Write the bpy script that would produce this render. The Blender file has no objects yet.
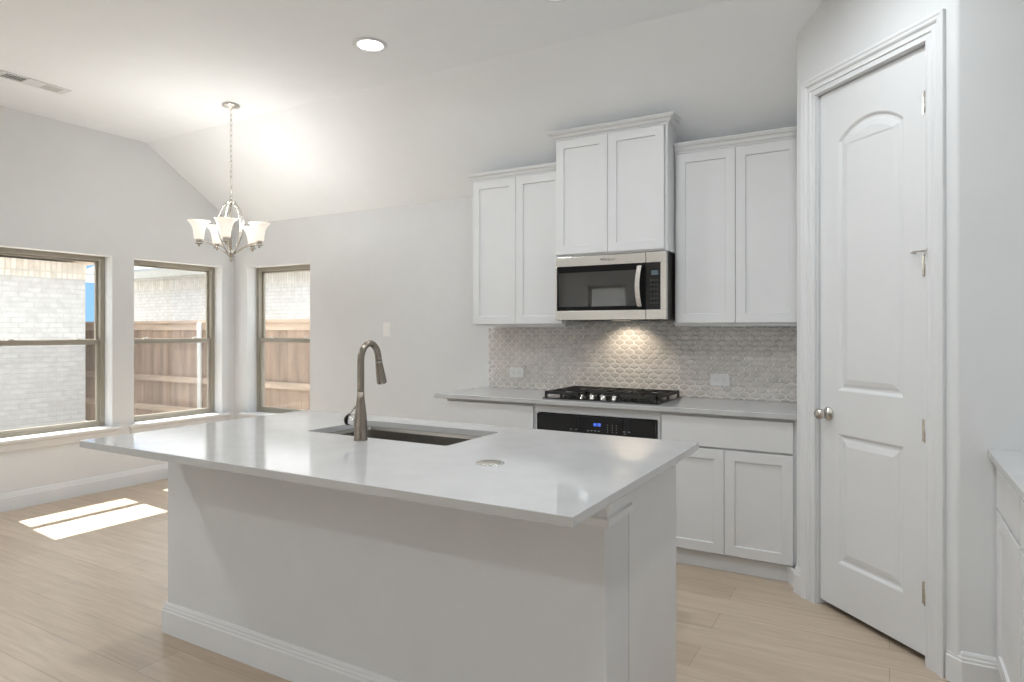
import bpy, bmesh, math, random
from mathutils import Vector, Matrix
random.seed(7)
S = bpy.context.scene
C = S.collection
PI = math.pi

# ------------------------------------------------------------------ camera
cam_d = bpy.data.cameras.new('camera')
cam = bpy.data.objects.new('camera', cam_d)
C.objects.link(cam)
cam.location = (0, 0, 1.3554)
cam.rotation_euler = (PI/2, 0, math.radians(29.907))
cam_d.sensor_fit = 'HORIZONTAL'
cam_d.sensor_width = 36.0
cam_d.lens = 656.265/1024*36.0
cam_d.shift_y = (330.87-341.0)/1024
cam_d.clip_start = 0.05
cam_d.clip_end = 300
S.camera = cam

# ------------------------------------------------------------------ colour management, sky, sun
S.view_settings.view_transform = 'Standard'
S.view_settings.look = 'None'
S.view_settings.gamma = 1.0
S.view_settings.use_curve_mapping = False
S.view_settings.exposure = 1.16

SKY = 1.22
SUN_DIR = Vector((1.0, -0.1, -1.55)).normalized()
world = bpy.data.worlds.new('sky')
S.world = world
world.use_nodes = True
wn = world.node_tree
for n in list(wn.nodes):
    wn.nodes.remove(n)
tcw = wn.nodes.new('ShaderNodeTexCoord')
spw = wn.nodes.new('ShaderNodeSeparateXYZ')
wn.links.new(tcw.outputs['Generated'], spw.inputs[0])
sky = wn.nodes.new('ShaderNodeValToRGB')
cr = sky.color_ramp
cr.elements[0].position = 0.0
cr.elements[0].color = (0.13, 0.26, 0.42, 1)
cr.elements[1].position = 0.10
cr.elements[1].color = (0.13, 0.25, 0.44, 1)
e_ = cr.elements.new(0.34)
e_.color = (0.84, 0.94, 1.02, 1)
e_ = cr.elements.new(1.0)
e_.color = (0.96, 0.98, 1.0, 1)
wn.links.new(spw.outputs[2], sky.inputs[0])
bg = wn.nodes.new('ShaderNodeBackground')
bg.inputs['Strength'].default_value = SKY
wo = wn.nodes.new('ShaderNodeOutputWorld')
wn.links.new(sky.outputs[0], bg.inputs['Color'])
wn.links.new(bg.outputs[0], wo.inputs['Surface'])

sd = bpy.data.lights.new('sun', 'SUN')
sd.energy = 9.0
sd.color = (1.0, 0.95, 0.87)
sd.angle = math.radians(0.53)
sun = bpy.data.objects.new('sun', sd)
C.objects.link(sun)
sun.location = (-20, 2, 30)
sun.rotation_euler = SUN_DIR.to_track_quat('-Z', 'Y').to_euler()

CAN_W = 1.6        # watts of each recessed ceiling lamp
BULB_W = 1.1        # watts of each chandelier bulb

# ------------------------------------------------------------------ materials
def new_mat(name):
    m = bpy.data.materials.new(name)
    m.use_nodes = True
    nt = m.node_tree
    p = nt.nodes['Principled BSDF']
    return m, nt, p

def N(nt, typ, **kw):
    n = nt.nodes.new(typ)
    for k, v in kw.items():
        setattr(n, k, v)
    return n

def mat(name, col, rough=0.5, metal=0.0, var=0.03, scale=6.0, bump=0.0, bscale=200.0, spec=0.5, coat=0.0, stretch=None):
    m, nt, p = new_mat(name)
    tc = N(nt, 'ShaderNodeTexCoord')
    src = tc.outputs['Object']
    if stretch:
        mp = N(nt, 'ShaderNodeMapping')
        mp.inputs['Scale'].default_value = stretch
        nt.links.new(src, mp.inputs['Vector'])
        src = mp.outputs[0]
    no = N(nt, 'ShaderNodeTexNoise')
    no.inputs['Scale'].default_value = scale
    no.inputs['Detail'].default_value = 3
    nt.links.new(src, no.inputs['Vector'])
    rp = N(nt, 'ShaderNodeValToRGB')
    rp.color_ramp.elements[0].position = 0.3
    rp.color_ramp.elements[1].position = 0.7
    rp.color_ramp.elements[0].color = tuple(c*(1-var) for c in col)+(1,)
    rp.color_ramp.elements[1].color = tuple(min(1, c*(1+var)) for c in col)+(1,)
    nt.links.new(no.outputs['Fac'], rp.inputs['Fac'])
    nt.links.new(rp.outputs['Color'], p.inputs['Base Color'])
    p.inputs['Roughness'].default_value = rough
    p.inputs['Metallic'].default_value = metal
    p.inputs['Specular IOR Level'].default_value = spec
    if coat:
        p.inputs['Coat Weight'].default_value = coat
        p.inputs['Coat Roughness'].default_value = 0.05
    if bump:
        n2 = N(nt, 'ShaderNodeTexNoise')
        n2.inputs['Scale'].default_value = bscale
        n2.inputs['Detail'].default_value = 2
        nt.links.new(src, n2.inputs['Vector'])
        b = N(nt, 'ShaderNodeBump')
        b.inputs['Strength'].default_value = bump
        b.inputs['Distance'].default_value = 0.002
        nt.links.new(n2.outputs['Fac'], b.inputs['Height'])
        nt.links.new(b.outputs[0], p.inputs['Normal'])
    return m

def emit_mat(name, col, strength, base=(0.8, 0.8, 0.8)):
    m, nt, p = new_mat(name)
    p.inputs['Base Color'].default_value = base+(1,)
    p.inputs['Roughness'].default_value = 0.35
    tc = N(nt, 'ShaderNodeTexCoord')
    no = N(nt, 'ShaderNodeTexNoise')
    no.inputs['Scale'].default_value = 5
    nt.links.new(tc.outputs['Object'], no.inputs['Vector'])
    rp = N(nt, 'ShaderNodeValToRGB')
    rp.color_ramp.elements[0].color = tuple(c*0.97 for c in col)+(1,)
    rp.color_ramp.elements[1].color = col+(1,)
    nt.links.new(no.outputs['Fac'], rp.inputs['Fac'])
    nt.links.new(rp.outputs[0], p.inputs['Emission Color'])
    p.inputs['Emission Strength'].default_value = strength
    return m

def glass_mat(name, tint=(1, 1, 1), refl=1.0):
    m = bpy.data.materials.new(name)
    m.use_nodes = True
    nt = m.node_tree
    for n in list(nt.nodes):
        nt.nodes.remove(n)
    o = N(nt, 'ShaderNodeOutputMaterial')
    tr = N(nt, 'ShaderNodeBsdfTransparent')
    tr.inputs['Color'].default_value = tint+(1,)
    gl = N(nt, 'ShaderNodeBsdfGlossy')
    gl.inputs['Roughness'].default_value = 0.0
    lw = N(nt, 'ShaderNodeLayerWeight')
    pw = N(nt, 'ShaderNodeMath', operation='POWER')
    pw.inputs[1].default_value = 4.0
    ml = N(nt, 'ShaderNodeMath', operation='MULTIPLY_ADD')
    ml.inputs[1].default_value = 0.5
    ml.inputs[2].default_value = 0.025
    nt.links.new(lw.outputs['Facing'], pw.inputs[0])
    nt.links.new(pw.outputs[0], ml.inputs[0])
    mx = N(nt, 'ShaderNodeMixShader')
    nt.links.new(ml.outputs[0], mx.inputs[0])
    nt.links.new(tr.outputs[0], mx.inputs[1])
    nt.links.new(gl.outputs[0], mx.inputs[2])
    nt.links.new(mx.outputs[0], o.inputs['Surface'])
    return m

def screen_mat(name):
    m = bpy.data.materials.new(name)
    m.use_nodes = True
    nt = m.node_tree
    for n in list(nt.nodes):
        nt.nodes.remove(n)
    o = N(nt, 'ShaderNodeOutputMaterial')
    tr = N(nt, 'ShaderNodeBsdfTransparent')
    df = N(nt, 'ShaderNodeBsdfDiffuse')
    df.inputs['Color'].default_value = (0.30, 0.30, 0.30, 1)
    mx = N(nt, 'ShaderNodeMixShader')
    mx.inputs[0].default_value = 0.16
    nt.links.new(tr.outputs[0], mx.inputs[1])
    nt.links.new(df.outputs[0], mx.inputs[2])
    nt.links.new(mx.outputs[0], o.inputs['Surface'])
    return m

def brick_mat(name, axis, c1, c2, mortar, bw=0.2, bh=0.075, ms=0.012, rough=0.9, offset=0.5):
    m, nt, p = new_mat(name)
    tc = N(nt, 'ShaderNodeTexCoord')
    sp = N(nt, 'ShaderNodeSeparateXYZ')
    cb = N(nt, 'ShaderNodeCombineXYZ')
    nt.links.new(tc.outputs['Object'], sp.inputs[0])
    nt.links.new(sp.outputs[axis], cb.inputs[0])
    nt.links.new(sp.outputs[2], cb.inputs[1])
    br = N(nt, 'ShaderNodeTexBrick')
    br.offset = offset
    br.inputs['Scale'].default_value = 1.0
    br.inputs['Brick Width'].default_value = bw
    br.inputs['Row Height'].default_value = bh
    br.inputs['Mortar Size'].default_value = ms
    br.inputs['Mortar Smooth'].default_value = 0.3
    br.inputs['Color1'].default_value = c1+(1,)
    br.inputs['Color2'].default_value = c2+(1,)
    br.inputs['Mortar'].default_value = mortar+(1,)
    nt.links.new(cb.outputs[0], br.inputs['Vector'])
    no = N(nt, 'ShaderNodeTexNoise')
    no.inputs['Scale'].default_value = 9
    no.inputs['Detail'].default_value = 6
    nt.links.new(tc.outputs['Object'], no.inputs['Vector'])
    mx = N(nt, 'ShaderNodeMix', data_type='RGBA', blend_type='MULTIPLY')
    mx.inputs['Factor'].default_value = 0.5
    nt.links.new(br.outputs['Color'], mx.inputs['A'])
    rp = N(nt, 'ShaderNodeValToRGB')
    rp.color_ramp.elements[0].position = 0.35
    rp.color_ramp.elements[1].position = 0.6
    rp.color_ramp.elements[0].color = (0.78, 0.77, 0.75, 1)
    rp.color_ramp.elements[1].color = (1, 1, 1, 1)
    nt.links.new(no.outputs['Fac'], rp.inputs['Fac'])
    nt.links.new(rp.outputs[0], mx.inputs['B'])
    nt.links.new(mx.outputs['Result'], p.inputs['Base Color'])
    p.inputs['Roughness'].default_value = rough
    b = N(nt, 'ShaderNodeBump')
    b.inputs['Strength'].default_value = 0.5
    b.inputs['Distance'].default_value = 0.008
    b.invert = True
    nt.links.new(br.outputs['Fac'], b.inputs['Height'])
    nt.links.new(b.outputs[0], p.inputs['Normal'])
    return m

def floor_mat():
    m, nt, p = new_mat('oak_planks')
    tc = N(nt, 'ShaderNodeTexCoord')
    br = N(nt, 'ShaderNodeTexBrick')
    br.offset = 0.37
    br.offset_frequency = 2
    br.inputs['Scale'].default_value = 1.0
    br.inputs['Brick Width'].default_value = 1.9
    br.inputs['Row Height'].default_value = 0.19
    br.inputs['Mortar Size'].default_value = 0.0016
    br.inputs['Mortar Smooth'].default_value = 0.1
    br.inputs['Color1'].default_value = (0.59, 0.485, 0.38, 1)
    br.inputs['Color2'].default_value = (0.50, 0.40, 0.302, 1)
    br.inputs['Mortar'].default_value = (0.36, 0.29, 0.22, 1)
    nt.links.new(tc.outputs['Object'], br.inputs['Vector'])
    mp = N(nt, 'ShaderNodeMapping')
    mp.inputs['Scale'].default_value = (1.6, 22, 1)
    nt.links.new(tc.outputs['Object'], mp.inputs['Vector'])
    no = N(nt, 'ShaderNodeTexNoise')
    no.inputs['Scale'].default_value = 1.7
    no.inputs['Detail'].default_value = 7
    no.inputs['Roughness'].default_value = 0.6
    no.inputs['Distortion'].default_value = 0.6
    nt.links.new(mp.outputs[0], no.inputs['Vector'])
    rp = N(nt, 'ShaderNodeValToRGB')
    rp.color_ramp.elements[0].position = 0.3
    rp.color_ramp.elements[1].position = 0.65
    rp.color_ramp.elements[0].color = (0.80, 0.78, 0.75, 1)
    rp.color_ramp.elements[1].color = (1.06, 1.05, 1.04, 1)
    nt.links.new(no.outputs['Fac'], rp.inputs['Fac'])
    mx = N(nt, 'ShaderNodeMix', data_type='RGBA', blend_type='MULTIPLY')
    mx.inputs['Factor'].default_value = 0.8
    nt.links.new(br.outputs['Color'], mx.inputs['A'])
    nt.links.new(rp.outputs[0], mx.inputs['B'])
    nt.links.new(mx.outputs['Result'], p.inputs['Base Color'])
    p.inputs['Roughness'].default_value = 0.38
    p.inputs['Specular IOR Level'].default_value = 0.45
    b = N(nt, 'ShaderNodeBump')
    b.inputs['Strength'].default_value = 0.25
    b.inputs['Distance'].default_value = 0.001
    nt.links.new(no.outputs['Fac'], b.inputs['Height'])
    nt.links.new(b.outputs[0], p.inputs['Normal'])
    return m

def brushed(name, col, rough=0.28, stretch=(2, 2, 300)):
    m = mat(name, col, rough=rough, metal=1.0, var=0.06, scale=2.0, stretch=stretch)
    return m

M = {}
M['wall'] = mat('wall_paint', (0.745, 0.757, 0.765), rough=0.85, var=0.01, bump=0.12, bscale=140)
M['island_paint'] = mat('island_paint', (0.72, 0.73, 0.74), rough=0.8, var=0.012, bump=0.35, bscale=110)
M['ceiling'] = mat('ceiling_paint', (0.92, 0.945, 0.965), rough=0.9, var=0.01, bump=0.15, bscale=120)
M['trim'] = mat('trim_enamel', (0.77, 0.78, 0.79), rough=0.35, var=0.01)
M['cabinet'] = mat('cabinet_enamel', (0.755, 0.76, 0.765), rough=0.38, var=0.01)
M['cab_in'] = mat('cabinet_carcass', (0.80, 0.80, 0.79), rough=0.5, var=0.01)
M['quartz'] = mat('white_quartz', (0.555, 0.555, 0.555), rough=0.085, var=0.03, scale=9, spec=0.6)
M['floor'] = floor_mat()
M['steel'] = brushed('brushed_steel', (0.69, 0.67, 0.64), 0.26, (300, 2, 2))
M['sink_steel'] = brushed('sink_steel', (0.52, 0.50, 0.47), 0.24, (2, 200, 2))
M['nickel'] = brushed('brushed_nickel', (0.60, 0.57, 0.53), 0.22, (60, 60, 4))
M['faucet'] = brushed('faucet_nickel', (0.29, 0.255, 0.215), 0.27, (90, 90, 3))
M['chrome'] = mat('satin_chrome', (0.75, 0.74, 0.72), rough=0.14, metal=1.0, var=0.03)
M['black_glass'] = mat('black_glass', (0.012, 0.012, 0.013), rough=0.03, var=0.1, spec=0.6)
M['mw_glass'] = mat('smoked_glass', (0.02, 0.021, 0.022), rough=0.02, var=0.1, spec=1.0, coat=0.7)
M['mw_border'] = mat('black_enamel_border', (0.006, 0.006, 0.006), rough=0.35, var=0.1, spec=0.15)
M['black_plastic'] = mat('black_plastic', (0.012, 0.011, 0.010), rough=0.35, var=0.1)
M['iron'] = mat('cast_iron', (0.022, 0.020, 0.019), rough=0.55, var=0.2, bump=0.2, bscale=300)
M['cook_glass'] = mat('black_enamel', (0.015, 0.014, 0.013), rough=0.12, var=0.1)
M['white_plastic'] = mat('white_plastic', (0.86, 0.86, 0.85), rough=0.3, var=0.01)
M['slot'] = mat('socket_slot', (0.35, 0.35, 0.35), rough=0.6)
M['badge'] = mat('badge_grey', (0.10, 0.10, 0.10), rough=0.5)
M['mark'] = mat('key_mark', (0.55, 0.56, 0.58), rough=0.5)
M['bronze'] = mat('window_frame_tan', (0.345, 0.318, 0.265), rough=0.45, var=0.04)
M['latch'] = mat('latch_white', (0.75, 0.73, 0.68), rough=0.4)
M['glass'] = glass_mat('window_glass')
M['screen'] = screen_mat('insect_mesh')
M['tile'] = mat('glazed_tile', (0.665, 0.625, 0.59), rough=0.13, var=0.12, scale=14, bump=0.25, bscale=45, spec=0.9)
M['grout'] = mat('pale_grout', (0.93, 0.92, 0.90), rough=0.9, var=0.03)
M['shade'] = emit_mat('lit_opal_glass', (1.0, 0.90, 0.76), 0.26, (0.80, 0.77, 0.72))
M['lamp'] = emit_mat('lamp_lens', (1.0, 0.98, 0.95), 6.0)
M['hoodlamp'] = emit_mat('warm_lamp_lens', (1.0, 0.85, 0.62), 0.8)
M['disp_blue'] = emit_mat('blue_display', (0.10, 0.22, 1.0), 0.9, (0.02, 0.02, 0.05))
M['disp_pale'] = emit_mat('pale_display', (0.35, 0.55, 0.65), 0.05, (0.05, 0.06, 0.07))
M['vent_shaded'] = mat('vent_shadow_metal', (0.30, 0.30, 0.28), rough=0.6, var=0.1)
M['brick_x'] = brick_mat('white_brick_front', 0, (0.70, 0.695, 0.68), (0.65, 0.645, 0.63), (0.605, 0.60, 0.585))
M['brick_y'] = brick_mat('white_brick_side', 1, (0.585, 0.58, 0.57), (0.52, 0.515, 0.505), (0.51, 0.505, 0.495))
M['soldier_x'] = brick_mat('soldier_brick_front', 0, (0.80, 0.79, 0.76), (0.68, 0.66, 0.62), (0.60, 0.58, 0.55), bw=0.075, bh=0.5, offset=0.0)
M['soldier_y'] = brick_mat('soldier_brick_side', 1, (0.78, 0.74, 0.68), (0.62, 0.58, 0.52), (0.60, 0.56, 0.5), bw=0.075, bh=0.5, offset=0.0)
M['soffit'] = mat('soffit_paint', (0.70, 0.60, 0.50), rough=0.8)
M['fascia'] = mat('fascia_paint', (0.72, 0.74, 0.76), rough=0.6)
M['gutter'] = mat('gutter_metal', (0.40, 0.43, 0.44), rough=0.4)
M['shingle'] = mat('roof_shingle', (0.21, 0.21, 0.215), rough=0.95, var=0.2, scale=20)
M['cedar'] = mat('cedar_boards', (0.295, 0.212, 0.158), rough=0.85, var=0.3, scale=1.2, stretch=(7, 7, 0.8))
M['cedar2'] = mat('cedar_rail', (0.42, 0.325, 0.25), rough=0.85, var=0.2, scale=2, stretch=(0.8, 6, 6))
M['galv'] = mat('galvanised_post', (0.55, 0.56, 0.56), rough=0.5, metal=0.3)
M['ground'] = mat('yard_ground', (0.45, 0.44, 0.41), rough=1.0, var=0.25, scale=3)
M['dark_gap'] = mat('pantry_dark', (0.25, 0.18, 0.12), rough=0.9)
M['rubber'] = mat('white_rubber', (0.8, 0.79, 0.76), rough=0.6)

# ------------------------------------------------------------------ mesh helpers
WL = {}

class MB:
    def __init__(self, xf=None):
        self.v = []
        self.f = []
        self.s = []
        self.xf = xf

    def add(self, vs, fs, smooth=False):
        o = len(self.v)
        for p in vs:
            p = Vector(p)
            if self.xf:
                p = self.xf(p)
            self.v.append(p)
        for f in fs:
            self.f.append([i+o for i in f])
            self.s.append(smooth)
        return self

    def box(self, x0, x1, y0, y1, z0, z1):
        vs = [(x0, y0, z0), (x1, y0, z0), (x1, y1, z0), (x0, y1, z0),
              (x0, y0, z1), (x1, y0, z1), (x1, y1, z1), (x0, y1, z1)]
        fs = [(0, 3, 2, 1), (4, 5, 6, 7), (0, 1, 5, 4), (1, 2, 6, 5), (2, 3, 7, 6), (3, 0, 4, 7)]
        return self.add(vs, fs)

    def prism(self, poly, axis, a, b):
        """poly: 2-D outline; extruded along axis (0,1,2) from a to b"""
        def P(q, w):
            if axis == 0:
                return (w, q[0], q[1])
            if axis == 1:
                return (q[0], w, q[1])
            return (q[0], q[1], w)
        n = len(poly)
        vs = [P(q, a) for q in poly]+[P(q, b) for q in poly]
        fs = [tuple(range(n-1, -1, -1)), tuple(range(n, 2*n))]
        for i in range(n):
            j = (i+1) % n
            fs.append((i, j, n+j, n+i))
        return self.add(vs, fs)

    def lathe(self, prof, c=(0, 0, 0), axis='z', seg=28, smooth=True, caps=True):
        """prof: list of (radius, height)"""
        vs, fs = [], []
        for r, h in prof:
            for k in range(seg):
                a = 2*PI*k/seg
                x, y = r*math.cos(a), r*math.sin(a)
                if axis == 'z':
                    q = (c[0]+x, c[1]+y, c[2]+h)
                elif axis == 'y':
                    q = (c[0]+x, c[1]+h, c[2]+y)
                else:
                    q = (c[0]+h, c[1]+x, c[2]+y)
                vs.append(q)
        m = len(prof)
        for i in range(m-1):
            for k in range(seg):
                l = (k+1) % seg
                fs.append((i*seg+k, i*seg+l, (i+1)*seg+l, (i+1)*seg+k))
        self.add(vs, fs, smooth)
        if caps:
            o = len(self.v)-len(vs)
            self.f.append([o+k for k in range(seg-1, -1, -1)])
            self.s.append(False)
            self.f.append([o+(m-1)*seg+k for k in range(seg)])
            self.s.append(False)
        return self

    def tube(self, pts, rad, seg=12, closed=False, smooth=True):
        pts = [Vector(p) for p in pts]
        n = len(pts)
        if not isinstance(rad, (list, tuple)):
            rad = [rad]*n
        vs, fs = [], []
        prev = None
        for i, p in enumerate(pts):
            if closed:
                t = pts[(i+1) % n]-pts[i-1]
            else:
                t = pts[min(i+1, n-1)]-pts[max(i-1, 0)]
            t.normalize()
            if prev is None:
                u = t.orthogonal().normalized()
            else:
                u = (prev-t*prev.dot(t)).normalized()
            prev = u
            w = t.cross(u)
            for k in range(seg):
                a = 2*PI*k/seg
                vs.append(p+(u*math.cos(a)+w*math.sin(a))*rad[i])
        rng = n if closed else n-1
        for i in range(rng):
            j = (i+1) % n
            for k in range(seg):
                l = (k+1) % seg
                fs.append((i*seg+k, i*seg+l, j*seg+l, j*seg+k))
        if not closed:
            fs.append(tuple(range(seg-1, -1, -1)))
            fs.append(tuple((n-1)*seg+k for k in range(seg)))
        return self.add(vs, fs, smooth)

    def sweep(self, path, prof, side=1, closed=False):
        """path in plan (x,y); prof closed polygon of (out, z); out is to the left*side of travel; mitred"""
        n = len(path)
        vs, fs = [], []
        m = len(prof)
        for i, p in enumerate(path):
            p = Vector(p)
            def nrm(a, b):
                d = (Vector(b)-Vector(a)).normalized()
                return Vector((-d.y, d.x))*side
            if i == 0 and not closed:
                o = nrm(path[0], path[1])
            elif i == n-1 and not closed:
                o = nrm(path[-2], path[-1])
            else:
                a = nrm(path[i-1], path[i])
                b = nrm(path[i], path[(i+1) % n])
                o = a+b
                o = o/(1+a.dot(b))
            for (w, z) in prof:
                vs.append((p.x+o.x*w, p.y+o.y*w, z))
        rng = n if closed else n-1
        for i in range(rng):
            j = (i+1) % n
            for k in range(m):
                l = (k+1) % m
                fs.append((i*m+k, i*m+l, j*m+l, j*m+k))
        if not closed:
            fs.append(tuple(range(m-1, -1, -1)))
            fs.append(tuple((n-1)*m+k for k in range(m)))
        return self.add(vs, fs)

    def shaker(self, x0, x1, z0, z1, y, t=0.02, fr=0.055, rec=0.009):
        """door whose front faces -Y at y"""
        b = 0.003
        def ring(i, yy):
            return [(x0+i, yy, z0+i), (x1-i, yy, z0+i), (x1-i, yy, z1-i), (x0+i, yy, z1-i)]
        vs = ring(0, y+t)+ring(0, y+0.0015)+ring(0.0015, y)+ring(fr, y)+ring(fr+b, y+rec)
        fs = [(3, 2, 1, 0)]
        for r in range(4):
            for k in range(4):
                l = (k+1) % 4
                fs.append((r*4+k, r*4+l, (r+1)*4+l, (r+1)*4+k))
        fs.append((16, 17, 18, 19))
        return self.add(vs, fs)

    def build(self, name, material, parent=None, bevel=0.0, seg=2, origin=None, fix=True):
        me = bpy.data.meshes.new(name)
        if parent is not None:
            w = WL[parent.name]
        elif origin is not None:
            w = Vector(origin)
        else:
            xs = [p.x for p in self.v]; ys = [p.y for p in self.v]; zs = [p.z for p in self.v]
            w = Vector(((min(xs)+max(xs))/2, (min(ys)+max(ys))/2, min(zs)))
        me.from_pydata([tuple(p-w) for p in self.v], [], self.f)
        for pl, s in zip(me.polygons, self.s):
            pl.use_smooth = s
        me.validate()
        if fix:
            bm = bmesh.new()
            bm.from_mesh(me)
            bmesh.ops.recalc_face_normals(bm, faces=bm.faces)
            bm.to_mesh(me)
            bm.free()
        me.update()
        me.materials.append(material)
        o = bpy.data.objects.new(name, me)
        C.objects.link(o)
        if parent is not None:
            o.parent = parent
        else:
            o.location = w
        WL[o.name] = w
        if bevel:
            md = o.modifiers.new('bevel', 'BEVEL')
            md.width = bevel
            md.segments = seg
            md.limit_method = 'ANGLE'
            md.angle_limit = math.radians(40)
        return o

def thing(name, label, cat, loc, group=None):
    o = bpy.data.objects.new(name, None)
    C.objects.link(o)
    o.empty_display_size = 0.1
    o.location = loc
    WL[o.name] = Vector(loc)
    o['label'] = label
    o['category'] = cat
    if group:
        o['group'] = group
    return o

def tag(o, label, cat, group=None):
    o['label'] = label
    o['category'] = cat
    if group:
        o['group'] = group
    return o

def struct(o, label=None):
    o['kind'] = 'structure'
    if label:
        o['label'] = label
        o['category'] = o.name.split('_')[0]
    return o

def copy_tree(src, loc, label, group=None):
    c = src.copy()
    C.objects.link(c)
    c.location = loc
    WL[c.name] = Vector(loc)
    c['label'] = label
    if group:
        c['group'] = group
    for ch in [o for o in C.objects if o.parent == src]:
        d = ch.copy()
        C.objects.link(d)
        d.parent = c
        for g in [o for o in C.objects if o.parent == ch]:
            e = g.copy()
            C.objects.link(e)
            e.parent = d
    return c

def text_mesh(name, s, size, xf, material, parent):
    cu = bpy.data.curves.new('text', 'FONT')
    cu.body = s
    cu.size = size
    cu.extrude = 0.0004
    cu.align_x = 'CENTER'
    cu.align_y = 'CENTER'
    cu.resolution_u = 2
    ob = bpy.data.objects.new('text', cu)
    C.objects.link(ob)
    dg = bpy.context.evaluated_depsgraph_get()
    me = bpy.data.meshes.new_from_object(ob.evaluated_get(dg))
    bpy.data.objects.remove(ob)
    mb = MB()
    mb.add([xf(v.co) for v in me.vertices], [tuple(p.vertices) for p in me.polygons])
    bpy.data.meshes.remove(me)
    return mb.build(name, material, parent)

# ------------------------------------------------------------------ dimensions (metres)
XL = -5.769          # left wall
YW = 4.38            # kitchen wall
XR = 0.965           # right wall
YR = -4.2            # wall behind the camera
ZC = 3.04            # flat ceiling
ZK = 2.425           # kitchen wall height
YS = 3.46            # where the ceiling starts to slope
KD = 3.27            # pantry wall: x + y = KD
TH = 0.20

D0 = KD/math.sqrt(2)
R2 = 1/math.sqrt(2)
def dg(p):           # pantry-wall frame: (along, out of the wall, z)
    a, b, z = p
    return Vector(((D0-b)*R2+a*R2, (D0-b)*R2-a*R2, z))

def wall_panel(mb, axis, w0, w1, u0, u1, z0, z1, holes):
    """wall slab normal to axis ('x' or 'y') between w0..w1 with rectangular holes (ua,ub,za,zb)"""
    us = sorted(set([u0, u1]+[h[0] for h in holes]+[h[1] for h in holes]))
    zs = sorted(set([z0, z1]+[h[2] for h in holes]+[h[3] for h in holes]))
    def solid(i, j):
        if i < 0 or j < 0 or i >= len(us)-1 or j >= len(zs)-1:
            return False
        uc, zc = (us[i]+us[i+1])/2, (zs[j]+zs[j+1])/2
        return not any(h[0] < uc < h[1] and h[2] < zc < h[3] for h in holes)
    def P(u, w, z):
        return (w, u, z) if axis == 'x' else (u, w, z)
    for i in range(len(us)-1):
        for j in range(len(zs)-1):
            if not solid(i, j):
                continue
            a, b, c, d = us[i], us[i+1], zs[j], zs[j+1]
            for w in (w0, w1):
                mb.add([P(a, w, c), P(b, w, c), P(b, w, d), P(a, w, d)], [(0, 1, 2, 3)])
            if not solid(i-1, j):
                mb.add([P(a, w0, c), P(a, w1, c), P(a, w1, d), P(a, w0, d)], [(0, 1, 2, 3)])
            if not solid(i+1, j):
                mb.add([P(b, w0, c), P(b, w1, c), P(b, w1, d), P(b, w0, d)], [(0, 1, 2, 3)])
            if not solid(i, j-1):
                mb.add([P(a, w0, c), P(a, w1, c), P(b, w1, c), P(b, w0, c)], [(0, 1, 2, 3)])
            if not solid(i, j+1):
                mb.add([P(a, w0, d), P(a, w1, d), P(b, w1, d), P(b, w0, d)], [(0, 1, 2, 3)])

WZ0, WZ1 = 0.535, 1.995
W1 = (2.285, 3.165)
W2 = (3.351, 4.231)
W3 = (-5.585, -4.70)
WREAR = [(-5.22, -4.40), (-3.5, -2.1), (-1.9, -0.5)]  # both wide openings are added to bring in soft fill light
WLIV = (-4.05, -2.95)

# ================================================================== SETTING
o = MB().box(XL-0.2, XR+0.2, YR-0.2, YW+0.2, -0.12, 0.0).build('floor', M['floor'], origin=(0, 0, 0))
struct(o, 'light oak plank floor')

mb = MB()
mb.prism([(YR-0.2, ZC), (YS, ZC), (YW+0.05, ZK-0.05*(ZC-ZK)/(YW-YS)), (YW+0.2, ZK), (YW+0.2, ZC+0.15), (YR-0.2, ZC+0.15)], 0, XL-0.2, XR+0.2)
o = mb.build('ceiling', M['ceiling'])
struct(o, 'white vaulted ceiling, flat then sloping down to the kitchen wall')

mb = MB()
wall_panel(mb, 'x', XL-TH, XL, YR-0.2, YW+0.2, -0.1, 2.3,
           [W1+(WZ0, WZ1), W2+(WZ0, WZ1), WLIV+(WZ0, 2.2)])
mb.prism([(YR-0.2, 2.3), (YW+0.2, 2.3), (YW+0.2, ZK), (YW, ZK+0.02), (YS, ZC+0.02), (YR-0.2, ZC+0.02)], 0, XL-TH, XL)
o = mb.build('wall_left', M['wall'])
struct(o, 'pale grey gable wall with two windows')

mb = MB()
wall_panel(mb, 'y', YW, YW+TH, XL, XR+0.2, -0.1, ZK+0.1, [W3+(WZ0, WZ1)])
o = mb.build('wall_kitchen', M['wall'])
struct(o, 'pale grey kitchen wall with one window at its left end')

mb = MB()
wall_panel(mb, 'y', YR-TH, YR, XL, XR+0.2, -0.1, ZC+0.05, [w+((0.5, 2.25) if i == 0 else (0.12, 2.45)) for i, w in enumerate(WREAR)])
o = mb.build('wall_rear', M['wall'])
struct(o)
o = MB().box(XR, XR+TH, YR, YW, -0.1, ZC+0.05).build('wall_right', M['wall'])
struct(o, 'pale grey wall behind the right counter')

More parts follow.
